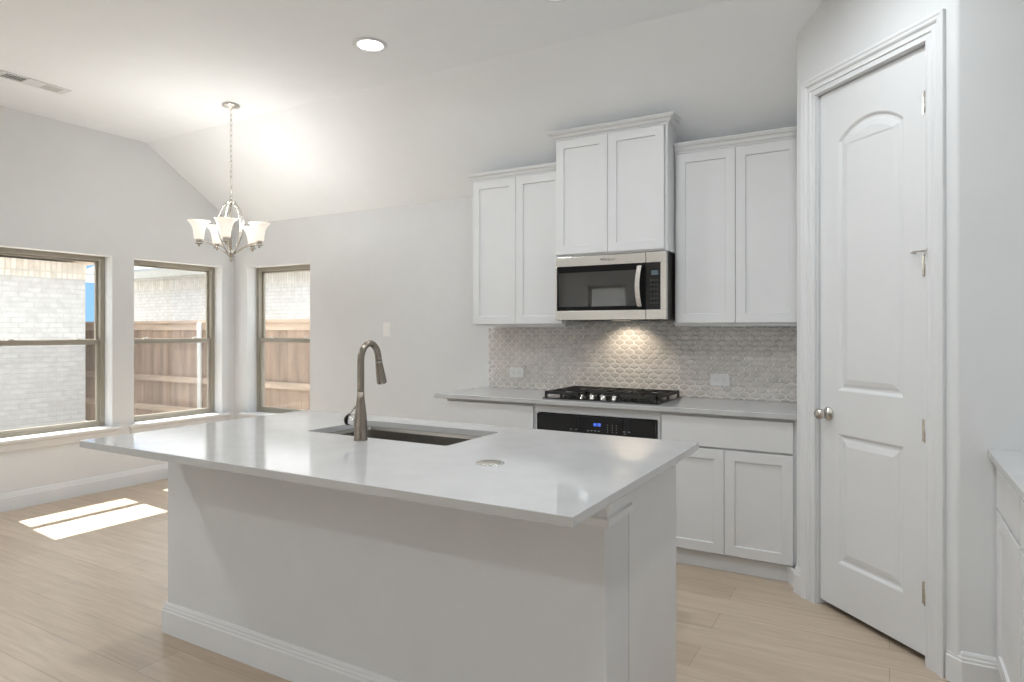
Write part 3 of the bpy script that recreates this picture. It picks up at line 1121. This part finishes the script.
# ------------------------------------------------------------------ gas cooktop
kx0, kx1, ky0, ky1 = -1.968, -1.190, 3.822, 4.318
ck = thing('gas_cooktop', 'black gas cooktop with cast iron grates on the kitchen countertop', 'cooktop', ((kx0+kx1)/2, (ky0+ky1)/2, 0.9145))
mb = MB()
mb.box(kx0, kx1, ky0, ky1, 0.9145, 0.922)
mb.build('cooktop_plate', M['cook_glass'], ck, bevel=0.003)
def grate(x0, x1, y0, y1):
    mb = MB()
    zt, zb = 0.962, 0.944
    b = 0.006
    for x in (x0+b, x1-b):
        mb.box(x-b, x+b, y0, y1, zb, zt)
    for y in (y0+b, y1-b):
        mb.box(x0, x1, y-b, y+b, zb, zt)
    cx = (x0+x1)/2
    n = 2
    for k in range(n):
        cy = y0+(y1-y0)*(k+0.5)/n
        for a in range(4):
            an = a*PI/2+PI/4
            mb.tube([(cx+0.03*math.cos(an), cy+0.03*math.sin(an), zt-0.004), (cx+(x1-x0)/2*0.92*(1 if math.cos(an) > 0 else -1), cy+(y1-y0)/4*0.92*(1 if math.sin(an) > 0 else -1), zt-0.004)], 0.0052, seg=6, smooth=False)
        mb.box(x0, cx-0.03, cy-0.005, cy+0.005, zb, zt).box(cx+0.03, x1, cy-0.005, cy+0.005, zb, zt)
    mb.box(x0, x1, (y0+y1)/2-0.005, (y0+y1)/2+0.005, zb, zt)
    for x in (x0+b, x1-b):
        for y in (y0+b, y1-b, (y0+y1)/2):
            mb.box(x-0.007, x+0.007, y-0.007, y+0.007, 0.9215, zb)
    return mb
for x0, x1, y0 in ((kx0+0.012, kx0+0.258, ky0+0.012), (kx0+0.262, kx1-0.262, ky0+0.110), (kx1-0.258, kx1-0.012, ky0+0.012)):
    grate(x0, x1, y0, ky1-0.012).build('grate', M['iron'], ck)
for cx, cy, rb in ((kx0+0.135, ky0+0.13, 0.036), (kx0+0.135, ky1-0.13, 0.045), ((kx0+kx1)/2, ky0+0.29, 0.055), (kx1-0.135, ky0+0.13, 0.045), (kx1-0.135, ky1-0.13, 0.036)):
    mb = MB()
    mb.lathe([(rb*1.15, 0), (rb*1.1, 0.006), (rb*0.8, 0.010)], (cx, cy, 0.9215), seg=24)
    bu = mb.build('burner', M['iron'], ck)
    MB().lathe([(rb*0.82, 0.010), (rb*0.82, 0.018), (rb*0.6, 0.022)], (cx, cy, 0.9215), seg=24).build('burner_cap', M['iron'], bu)
for x in (-1.718, -1.641, -1.566, -1.490):
    mb = MB()
    c = (x, ky0+0.052, 0.9215)
    mb.lathe([(0.021, 0), (0.020, 0.004), (0.0165, 0.006), (0.0155, 0.026), (0.013, 0.028)], c, seg=20)
    kb = mb.build('burner_knob', M['chrome'], ck)
    MB().box(x-0.003, x+0.003, c[1]-0.017, c[1]+0.017, 0.9455, 0.957).build('grip', M['chrome'], kb)

# ================================================================== ISLAND
IX0, IX1, IY0, IY1 = -2.828, -0.652, 1.4225, 2.6146
BX0, BX1, BY0, BY1, BYM = -2.822, -0.714, 1.790, 2.510, 1.983
isl = thing('kitchen_island', 'long grey painted island base with white baseboard under the quartz top', 'island', ((BX0+BX1)/2, (BY0+BY1)/2, 0))
MB().box(BX0, BX1, BY0, BYM, 0, 0.885).build('half_wall', M['island_paint'], isl, bevel=0.006, seg=3)
# cabinets on the sink side, hollow where the sink hangs
mb = MB()
mb.box(BX0, -2.30, BYM, BY1-0.021, 0.1, 0.885).box(-1.40, BX1-0.004, BYM, BY1-0.021, 0.1, 0.885)
mb.box(-2.30, -1.40, BYM, BY1-0.021, 0.1, 0.60).box(-2.30, -1.40, BY1-0.045, BY1-0.021, 0.60, 0.885).box(BX0, BX1-0.03, BYM, BY1-0.08, 0, 0.1)
mb.build('cabinet_body', M['cabinet'], isl)
MB().box(BX1-0.003, BX1+0.001, BYM, BY1, 0, 0.885).build('end_panel', M['cabinet'], isl)
def flip(p):
    return Vector((p.x, 2*(BY1-0.021)-p.y+0.0, p.z))
xs_ = [BX0+0.01, -2.31, -1.855, -1.40, BX1-0.012]
for a, b in zip(xs_[:-1], xs_[1:]):
    MB(flip).shaker(a+0.002, b-0.002, 0.105, 0.87, BY1-0.042).build('door', M['cabinet'], isl)
# baseboard round three sides of the half wall
bp = [(0, 0), (0.016, 0), (0.016, 0.098), (0.0125, 0.103), (0.0125, 0.112), (0.0095, 0.116), (0.0085, 0.126), (0.004, 0.135), (0, 0.135)]
MB().sweep([(BX0, BYM), (BX0, BY0), (BX1, BY0), (BX1, BYM)], bp, side=-1).build('baseboard', M['trim'], isl)
mp = [(0, 0.788), (0.012, 0.788), (0.014, 0.810), (0.006, 0.816), (0.006, 0.838), (0.017, 0.844), (0.018, 0.855), (0.012, 0.859), (0.026, 0.866), (0.028, 0.885), (0, 0.885)]
MB().sweep([(BX0, BYM), (BX0, BY0), (BX1, BY0), (BX1, BYM)], mp, side=-1).build('cap_moulding', M['trim'], isl)

SX0, SX1, SY0, SY1 = -2.232, -1.475, 2.058, 2.455
def slab_with_hole(x0, x1, y0, y1, z0, z1, hx0, hx1, hy0, hy1, rad=0.012):
    mb = MB()
    def rr():
        pts = []
        for cx, cy, a in ((hx1-rad, hy1-rad, 0), (hx0+rad, hy1-rad, 90), (hx0+rad, hy0+rad, 180), (hx1-rad, hy0+rad, 270)):
            pts += arc(cx, cy, rad, a, a+90, 4)
        return pts
    h = rr()
    n = len(h)
    oc_ = [(x1, y1), (x0, y1), (x0, y0), (x1, y0)]
    q = n//4
    vs = []
    for z in (z1, z0):
        vs += [(x, y, z) for x, y in oc_]+[(x, y, z) for x, y in h]
    fs = []
    off = 4+n
    for lv in (0, off):
        for s in range(4):
            # fan from the outer corner to its rounded inner corner, then the quad between corners
            for k in range(q-1):
                fs.append((lv+s, lv+4+s*q+k, lv+4+s*q+k+1))
            t = (s+1) % 4
            fs.append((lv+s, lv+4+s*q+q-1, lv+4+t*q, lv+t))
    for s in range(4):
        fs.append((s, (s+1) % 4, off+(s+1) % 4, off+s))
    for k in range(n):
        l = (k+1) % n
        fs.append((4+k, 4+l, off+4+l, off+4+k))
    mb.add(vs, fs)
    return mb
o = slab_with_hole(IX0, IX1, IY0, IY1, 0.886, 0.914, SX0, SX1, SY0, SY1).build('island_countertop', M['quartz'], bevel=0.0025)
tag(o, 'large white quartz island top with a cut out for the sink', 'countertop')

# sink: thin steel bowl hung under the cut-out
sk = thing('kitchen_sink', 'rectangular stainless undermount sink set in the island top', 'sink', ((SX0+SX1)/2, (SY0+SY1)/2, 0.66))
mb = MB()
def rrect(x0, x1, y0, y1, rad, n=5):
    pts = []
    for cx, cy, a in ((x1-rad, y1-rad, 0), (x0+rad, y1-rad, 90), (x0+rad, y0+rad, 180), (x1-rad, y0+rad, 270)):
        pts += arc(cx, cy, rad, a, a+90, n)
    return pts
lv = [(-0.022, 0.8855), (0.001, 0.8855), (0.004, 0.870), (0.008, 0.72), (0.020, 0.700), (0.045, 0.692)]
vs, fs = [], []
n = None
for ins, z in lv:
    p = rrect(SX0+ins, SX1-ins, SY0+ins, SY1-ins, 0.022)
    n = len(p)
    vs += [(x, y, z) for x, y in p]
for i in range(len(lv)-1):
    for k in range(n):
        l = (k+1) % n
        fs.append((i*n+k, i*n+l, (i+1)*n+l, (i+1)*n+k))
fs.append(tuple((len(lv)-1)*n+k for k in range(n)))
mb.add(vs, fs, False)
bowl = mb.build('bowl', M['sink_steel'], sk, fix=True)
md = bowl.modifiers.new('gauge', 'SOLIDIFY'); md.thickness = 0.0015; md.offset = -1
mb = MB()
mb.lathe([(0.045, 0.0), (0.044, 0.004), (0.032, 0.005), (0.028, 0.001)], ((SX0+SX1)/2, (SY0+SY1)/2, 0.692), seg=24)
mb.build('drain', M['chrome'], sk)

# faucet
fx, fy = -1.853, 1.995
fc = thing('kitchen_faucet', 'tall brushed nickel pull down faucet standing behind the sink', 'faucet', (fx, fy, 0.9142))
MB().lathe([(0.0285, 0), (0.0285, 0.003), (0.0265, 0.006), (0.0262, 0.05), (0.0245, 0.09), (0.020, 0.13), (0.0160, 0.165), (0.0142, 0.195)], (fx, fy, 0.9142), seg=32).build('body', M['faucet'], fc)
pts = [(fx, fy, 1.100+0.013*i) for i in range(11)]
cz = 1.232
rr_ = 0.0530
rz_ = 0.072
for i in range(1, 19):
    a = PI-(PI-0.20)*i/18
    pts.append((fx, fy+rr_+rr_*math.cos(a), cz+rz_*math.sin(a)))
pts.append((fx, fy+2*rr_+0.003, cz-0.012))
MB().tube(pts, 0.0137, seg=18).build('spout', M['faucet'], fc)
e = Vector(pts[-1])
d = Vector((0, 0.019, -0.085))
pp = [e+d*t for t in (-0.12, 0, 0.03, 0.3, 0.6, 0.85, 0.97, 1.0)]
MB().tube(pp, [0.0143, 0.0148, 0.0150, 0.0170, 0.0192, 0.0205, 0.0205, 0.0185], seg=20).build('spray_head', M['faucet'], fc)
mb = MB()
hz_ = 0.992
mb.tube([(fx-0.018, fy, hz_), (fx-0.062, fy, hz_)], [0.0225, 0.0215], seg=20)
hb = mb.build('handle_hub', M['chrome'], fc)
mb = MB()
mb.tube([(fx-0.062, fy, hz_), (fx-0.070, fy, hz_), (fx-0.072, fy, hz_)], [0.0225, 0.0225, 0.014], seg=20)
mb.build('handle_collar', M['black_plastic'], hb)
mb = MB()
mb.tube([(fx-0.071, fy, hz_-0.012), (fx-0.084, fy, hz_-0.012), (fx-0.084, fy, hz_+0.012), (fx-0.054, fy+0.012, hz_+0.046), (fx-0.026, fy+0.022, hz_+0.068)], [0.013, 0.013, 0.011, 0.008, 0.006], seg=12)
mb.build('lever', M['chrome'], hb)

# pop-up outlet in the island top
pu = thing('counter_outlet', 'round nickel pop up outlet flush in the island top', 'outlet', (-1.157, 1.862, 0.9142))
MB().lathe([(0.049, 0), (0.049, 0.0018), (0.046, 0.0032), (0.041, 0.0032), (0.039, 0.0012), (0.030, 0.0010)], (-1.157, 1.862, 0.9142), seg=36).build('trim_ring', M['chrome'], pu)
mb = MB()
mb.lathe([(0.0375, 0.0005), (0.0375, 0.0030), (0.034, 0.0042), (0.001, 0.0042)], (-1.157, 1.862, 0.9142), seg=36)
mb.box(-1.185, -1.129, 1.8605, 1.8635, 0.9180, 0.9192)
mb.build('lid', M['nickel'], pu)

# ================================================================== RIGHT COUNTER RUN
RXF = 0.345
def rx(p):       # local: x along (0 at the pantry return, runs towards the camera), y depth behind the door face, z
    return Vector((RXF+p.y, yr-0.001-p.x, p.z))
def right_unit(label, x0, x1, nd):
    c = rx(Vector(((x0+x1)/2, 0.3, 0)))
    root = thing('base_cabinet', label, 'cabinet', c)
    MB(rx).box(x0, x1, 0.021, 0.618, 0.105, 0.882).build('body', M['cabinet'], root)
    MB(rx).box(x0, x1, 0.075, 0.618, 0, 0.105).build('toe_kick', M['cabinet'], root)
    MB(rx).box(x0+0.006, x1-0.004, 0, 0.021, 0.700, 0.866).build('drawer_front', M['cabinet'], root, bevel=0.002)
    w = (x1-x0-0.010)/nd
    for i in range(nd):
        MB(rx).shaker(x0+0.006+i*w+0.0015, x0+0.006+(i+1)*w-0.0015, 0.112, 0.688, 0).build('door', M['cabinet'], root)
right_unit('white base cabinet under the right counter, against the pantry wall', 0.0, 0.515, 1)
right_unit('white base cabinet under the right counter, nearest the right picture edge', 0.517, 1.28, 2)
o = MB().box(0.318, XR-0.001, yr-1.30, yr-0.001, 0.884, 0.914).build('side_countertop', M['quartz'], bevel=0.004)
tag(o, 'white quartz countertop at the right picture edge', 'countertop')

# ================================================================== CHANDELIER
hx_, hy_ = -4.248, 3.191
ch = thing('chandelier', 'five light nickel chandelier with lit white bell shades on a chain', 'chandelier', (hx_, hy_, 1.87))
MB().lathe([(0.058, 0), (0.064, -0.006), (0.062, -0.014), (0.030, -0.022), (0.010, -0.026), (0.008, -0.040)], (hx_, hy_, ZC), seg=32).build('canopy', M['nickel'], ch)
zt_, zb_ = 2.352, ZC-0.040
nl = 17
mb = MB()
L = (zb_-zt_)/nl
for i in range(nl):
    zc_ = zt_+L*(i+0.5)
    pts = []
    for k in range(12):
        a = 2*PI*k/12
        u_ = 0.0085*math.cos(a)
        w_ = (L*0.5+0.004)*math.sin(a)
        pts.append((hx_+(u_ if i % 2 else 0), hy_+(0 if i % 2 else u_), zc_+w_))
    mb.tube(pts, 0.0016, seg=6, closed=True)
mb.build('chain', M['nickel'], ch)
mb = MB()
mb.tube([(hx_+0.012*math.cos(2*PI*k/14), hy_, 2.342+0.014*math.sin(2*PI*k/14)) for k in range(14)], 0.003, seg=6, closed=True)
mb.lathe([(0.006, 2.330), (0.010, 2.325), (0.036, 2.316), (0.036, 2.309), (0.008, 2.300)], (hx_, hy_, 0), seg=20)
mb.lathe([(0.0065, 2.30), (0.0065, 1.96)], (hx_, hy_, 0), seg=12)
mb.lathe([(0.008, 1.965), (0.020, 1.955), (0.030, 1.935), (0.022, 1.912), (0.010, 1.900), (0.014, 1.888), (0.009, 1.874), (0.003, 1.868)], (hx_, hy_, 0), seg=20)
mb.build('centre_column', M['nickel'], ch)
camdir = Vector((0-hx_, 0-hy_))
base_ang = math.atan2(camdir.y, camdir.x)
shades = []
for k in range(5):
    an = base_ang-math.radians(9)+k*2*PI/5
    cx_, sx_ = math.cos(an), math.sin(an)
    def Q(r_, z):
        return (hx_+cx_*r_, hy_+sx_*r_, z)
    # bowed ribbon of the cage
    pts = []
    for i in range(15):
        t = i/14
        pts.append(Q(0.028+0.066*math.sin(PI*(t**0.85)), 2.312-0.375*t))
    MB().tube(pts, 0.0052, seg=8).build('cage_rib', M['nickel'], ch)
    arm = []
    for i in range(13):
        t = i/12
        arm.append(Q(0.022+0.195*t, 1.925+0.070*math.sin(t*PI*0.62)+0.018*t*t))
    a_ = MB().tube(arm, 0.0055, seg=8).build('arm', M['nickel'], ch)
    sx0, sy0, sz0 = Q(0.217, 1.991)
    MB().lathe([(0.004, -0.022), (0.008, -0.018), (0.006, -0.008), (0.026, -0.002), (0.026, 0.004), (0.013, 0.008), (0.019, 0.012), (0.019, 0.036), (0.016, 0.040)], (sx0, sy0, sz0), seg=18).build('socket_cup', M['nickel'], a_)
    zs_ = sz0+0.032
    pr = [(0.020, 0), (0.031, 0.002), (0.0335, 0.010), (0.0355, 0.035), (0.040, 0.065), (0.048, 0.092), (0.061, 0.115), (0.078, 0.132), (0.0755, 0.132), (0.060, 0.114), (0.0455, 0.091), (0.0375, 0.065), (0.033, 0.035), (0.031, 0.010), (0.020, 0.006)]
    MB().lathe(pr, (sx0, sy0, zs_), seg=30, caps=False).build('lamp_shade', M['shade'], ch)
    bl = bpy.data.lights.new('bulb_light', 'POINT')
    bl.energy = BULB_W
    bl.color = (1.0, 0.99, 0.975)
    bl.shadow_soft_size = 0.025
    bo = bpy.data.objects.new('bulb_light', bl)
    C.objects.link(bo)
    bo.parent = ch
    bo.location = Vector((sx0, sy0, zs_+0.150))-WL[ch.name]

# ================================================================== CEILING FITTINGS
def can(label, x, y, watts):
    root = thing('recessed_light', label, 'light', (x, y, ZC), 'recessed ceiling lights')
    MB().lathe([(0.070, -0.0005), (0.072, -0.004), (0.080, -0.010), (0.094, -0.010), (0.100, -0.004), (0.100, -0.0003)], (x, y, ZC), seg=40, caps=False).build('trim_ring', M['trim'], root)
    MB().lathe([(0.071, -0.0022), (0.060, -0.0045), (0.001, -0.0055)], (x, y, ZC), seg=36).build('lens', M['lamp'], root)
    l = bpy.data.lights.new('lamp_light', 'AREA')
    l.shape = 'DISK'
    l.size = 0.13
    l.energy = CAN_W*watts
    l.spread = math.radians(165)
    l.color = (0.90, 0.955, 1.0)
    ob = bpy.data.objects.new('lamp_light', l)
    C.objects.link(ob)
    ob.parent = root
    ob.location = (0, 0, -0.014)
    return root
can('round lit recessed light in the flat ceiling, right of the chandelier', -2.648, 2.930, 2.4)
for x, y, w in ((-1.43, 2.93, 1.5), (-0.25, 2.72, 1.9), (-2.648, 1.35, 1.0), (-1.43, 1.35, 1.0), (-0.25, 1.35, 4), (-4.4, 0.4, 6), (-2.3, -1.4, 2.6), (-0.6, -1.4, 2.4), (-4.2, -1.8, 2.5)):  # after the cooking-aisle pair, unseen lamps added to fill the room
    can('unseen recessed light for room fill in the ceiling behind or above the photographer', x, y, w)

vt = thing('ceiling_vent', 'white louvred air vent in the ceiling at the top left', 'vent', (-5.030, 2.235, ZC))
vx0, vx1, vy0, vy1 = -5.100, -4.962, 2.030, 2.445
mb = MB()
g = [(2.066, 2.185), (2.295, 2.405)]
wall = mb
cells = [vy0, g[0][0], g[0][1], g[1][0], g[1][1], vy1]
for i in (0, 2, 4):
    mb.box(vx0, vx1, cells[i], cells[i+1], ZC-0.007, ZC-0.0003)
for a, b in g:
    mb.box(vx0, vx0+0.018, a, b, ZC-0.007, ZC-0.0003).box(vx1-0.018, vx1, a, b, ZC-0.007, ZC-0.0003)
mb.build('frame', M['trim'], vt, bevel=0.0015)
for gi, (a, b) in enumerate(g):
    mb = MB()
    for k in range(7):
        y = a+(b-a)*(k+0.5)/7
        tl = 0.006 if gi == 0 else -0.006
        mb.prism([(y-0.0065, ZC-0.003-tl*0.3), (y+0.0065, ZC-0.003+tl*0.3), (y+0.0065, ZC-0.0018+tl*0.3), (y-0.0065, ZC-0.0018-tl*0.3)], 0, vx0+0.018, vx1-0.018)
    mb.build('louvre', M['vent_shaded'] if gi == 0 else mat('vent_light_metal', (0.6, 0.6, 0.58), rough=0.5), vt)  # one metal for both louvre sets; shaded and lit tones put into its colour

# ================================================================== OUTSIDE
GZ = -0.25
o = MB().box(-60, 40, -50, 60, GZ-0.3, GZ).build('ground', M['ground'])
struct(o, 'bare yard outside the windows')

def picket_fence():
    fr_ = thing('wooden_fence', 'brown cedar privacy fence behind the windows', 'fence', (-11, 6.3, GZ))
    X0, X1, Y0 = -17.0, -4.0, 6.30
    zt_f = 1.485
    mb = MB()
    x = X0
    while x < X1:
        w = 0.138
        dz = random.uniform(-0.004, 0.004)
        mb.box(x, x+w, Y0+random.uniform(-0.003, 0.003), Y0+0.018, GZ+0.02, zt_f-0.03+dz)
        x += w+0.004
    mb.build('board_panel', M['cedar'], fr_)
    MB().box(X0, X1, Y0-0.05, Y0+0.07, zt_f-0.01, zt_f+0.03).build('cap_board', M['cedar2'], fr_)
    MB().box(X0, X1, Y0-0.020, Y0-0.001, zt_f-0.12, zt_f-0.01).build('trim_board', M['cedar2'], fr_)
    for z in (0.60, 0.13):
        MB().box(X0, X1, Y0-0.045, Y0-0.003, z-0.045, z+0.045).build('rail', M['cedar2'], fr_)
    for k in range(-3, 3):
        xx = -9.0+2.44*k
        if X0 < xx < X1:
            MB().lathe([(0.036, 0), (0.036, zt_f-GZ-0.02), (0.02, zt_f-GZ)], (xx, Y0-0.086, GZ), seg=16).build('post', M['galv'], fr_)
picket_fence()

# pale brick house seen through the far left window
hs = thing('neighbour_house', 'pale brick house filling the far left window', 'house', (-14.0, 1.0, GZ))
HX, HY = -11.0, 5.62
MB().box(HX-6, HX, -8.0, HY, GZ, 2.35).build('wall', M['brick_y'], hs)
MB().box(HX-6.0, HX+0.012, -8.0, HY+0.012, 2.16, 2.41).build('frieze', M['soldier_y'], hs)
MB().box(HX-6.5, HX+0.42, -8.5, HY+0.42, 2.46, 2.50).build('soffit', M['soffit'], hs)
MB().box(HX+0.42, HX+0.45, -8.5, HY+0.45, 2.44, 2.64).build('fascia', M['fascia'], hs)
MB().prism([(HX-6.9, 2.50), (HX+0.42, 2.50), (HX+0.42, 2.60), (HX-3.2, 4.3), (HX-6.9, 2.6)], 1, -8.5, HY+0.42).build('roof', M['shingle'], hs)

hb = thing('brick_house', 'white brick house with grey roof beyond the wooden fence', 'house', (-10.0, 11.5, GZ))
FX0, FX1, FY = -17.4, -1.0, 9.2
MB().box(FX0, FX1, FY, FY+6, GZ, 2.6).build('wall', M['brick_x'], hb)
MB().box(FX0-0.01, FX1+0.01, FY-0.012, FY+6.0, 2.30, 2.53).build('frieze', M['soldier_x'], hb)
MB().box(FX0-0.42, FX1+0.4, FY-0.42, FY+6.4, 2.60, 2.64).build('soffit', M['gutter'], hb)
MB().prism([(FY-0.42, 2.56), (FY-0.55, 2.70), (FY-0.55, 2.75), (FY-0.42, 2.75)], 0, FX0-0.42, FX1+0.4).build('gutter', M['gutter'], hb)
MB().prism([(FY-0.45, 2.72), (FY+3, 4.6), (FY+6.5, 2.72)], 0, FX0-0.42, FX1+0.4).build('roof', M['shingle'], hb)

# pale brick house behind the rear windows: the microwave door mirrors it
hr = thing('rear_house', 'pale brick house beyond the rear windows, mirrored in the microwave door', 'house', (-6.0, -15.0, GZ))
MB().box(-15, 3, -18.0, -12.0, GZ, 2.75).build('wall', M['brick_x'], hr)
MB().box(-15.4, 3.4, -18.4, -11.6, 2.75, 2.79).build('soffit', M['fascia'], hr)
MB().prism([(-18.5, 2.79), (-11.55, 2.79), (-11.55, 2.93), (-15.0, 4.7), (-18.5, 2.93)], 0, -15.4, 3.4).build('roof', M['shingle'], hr)
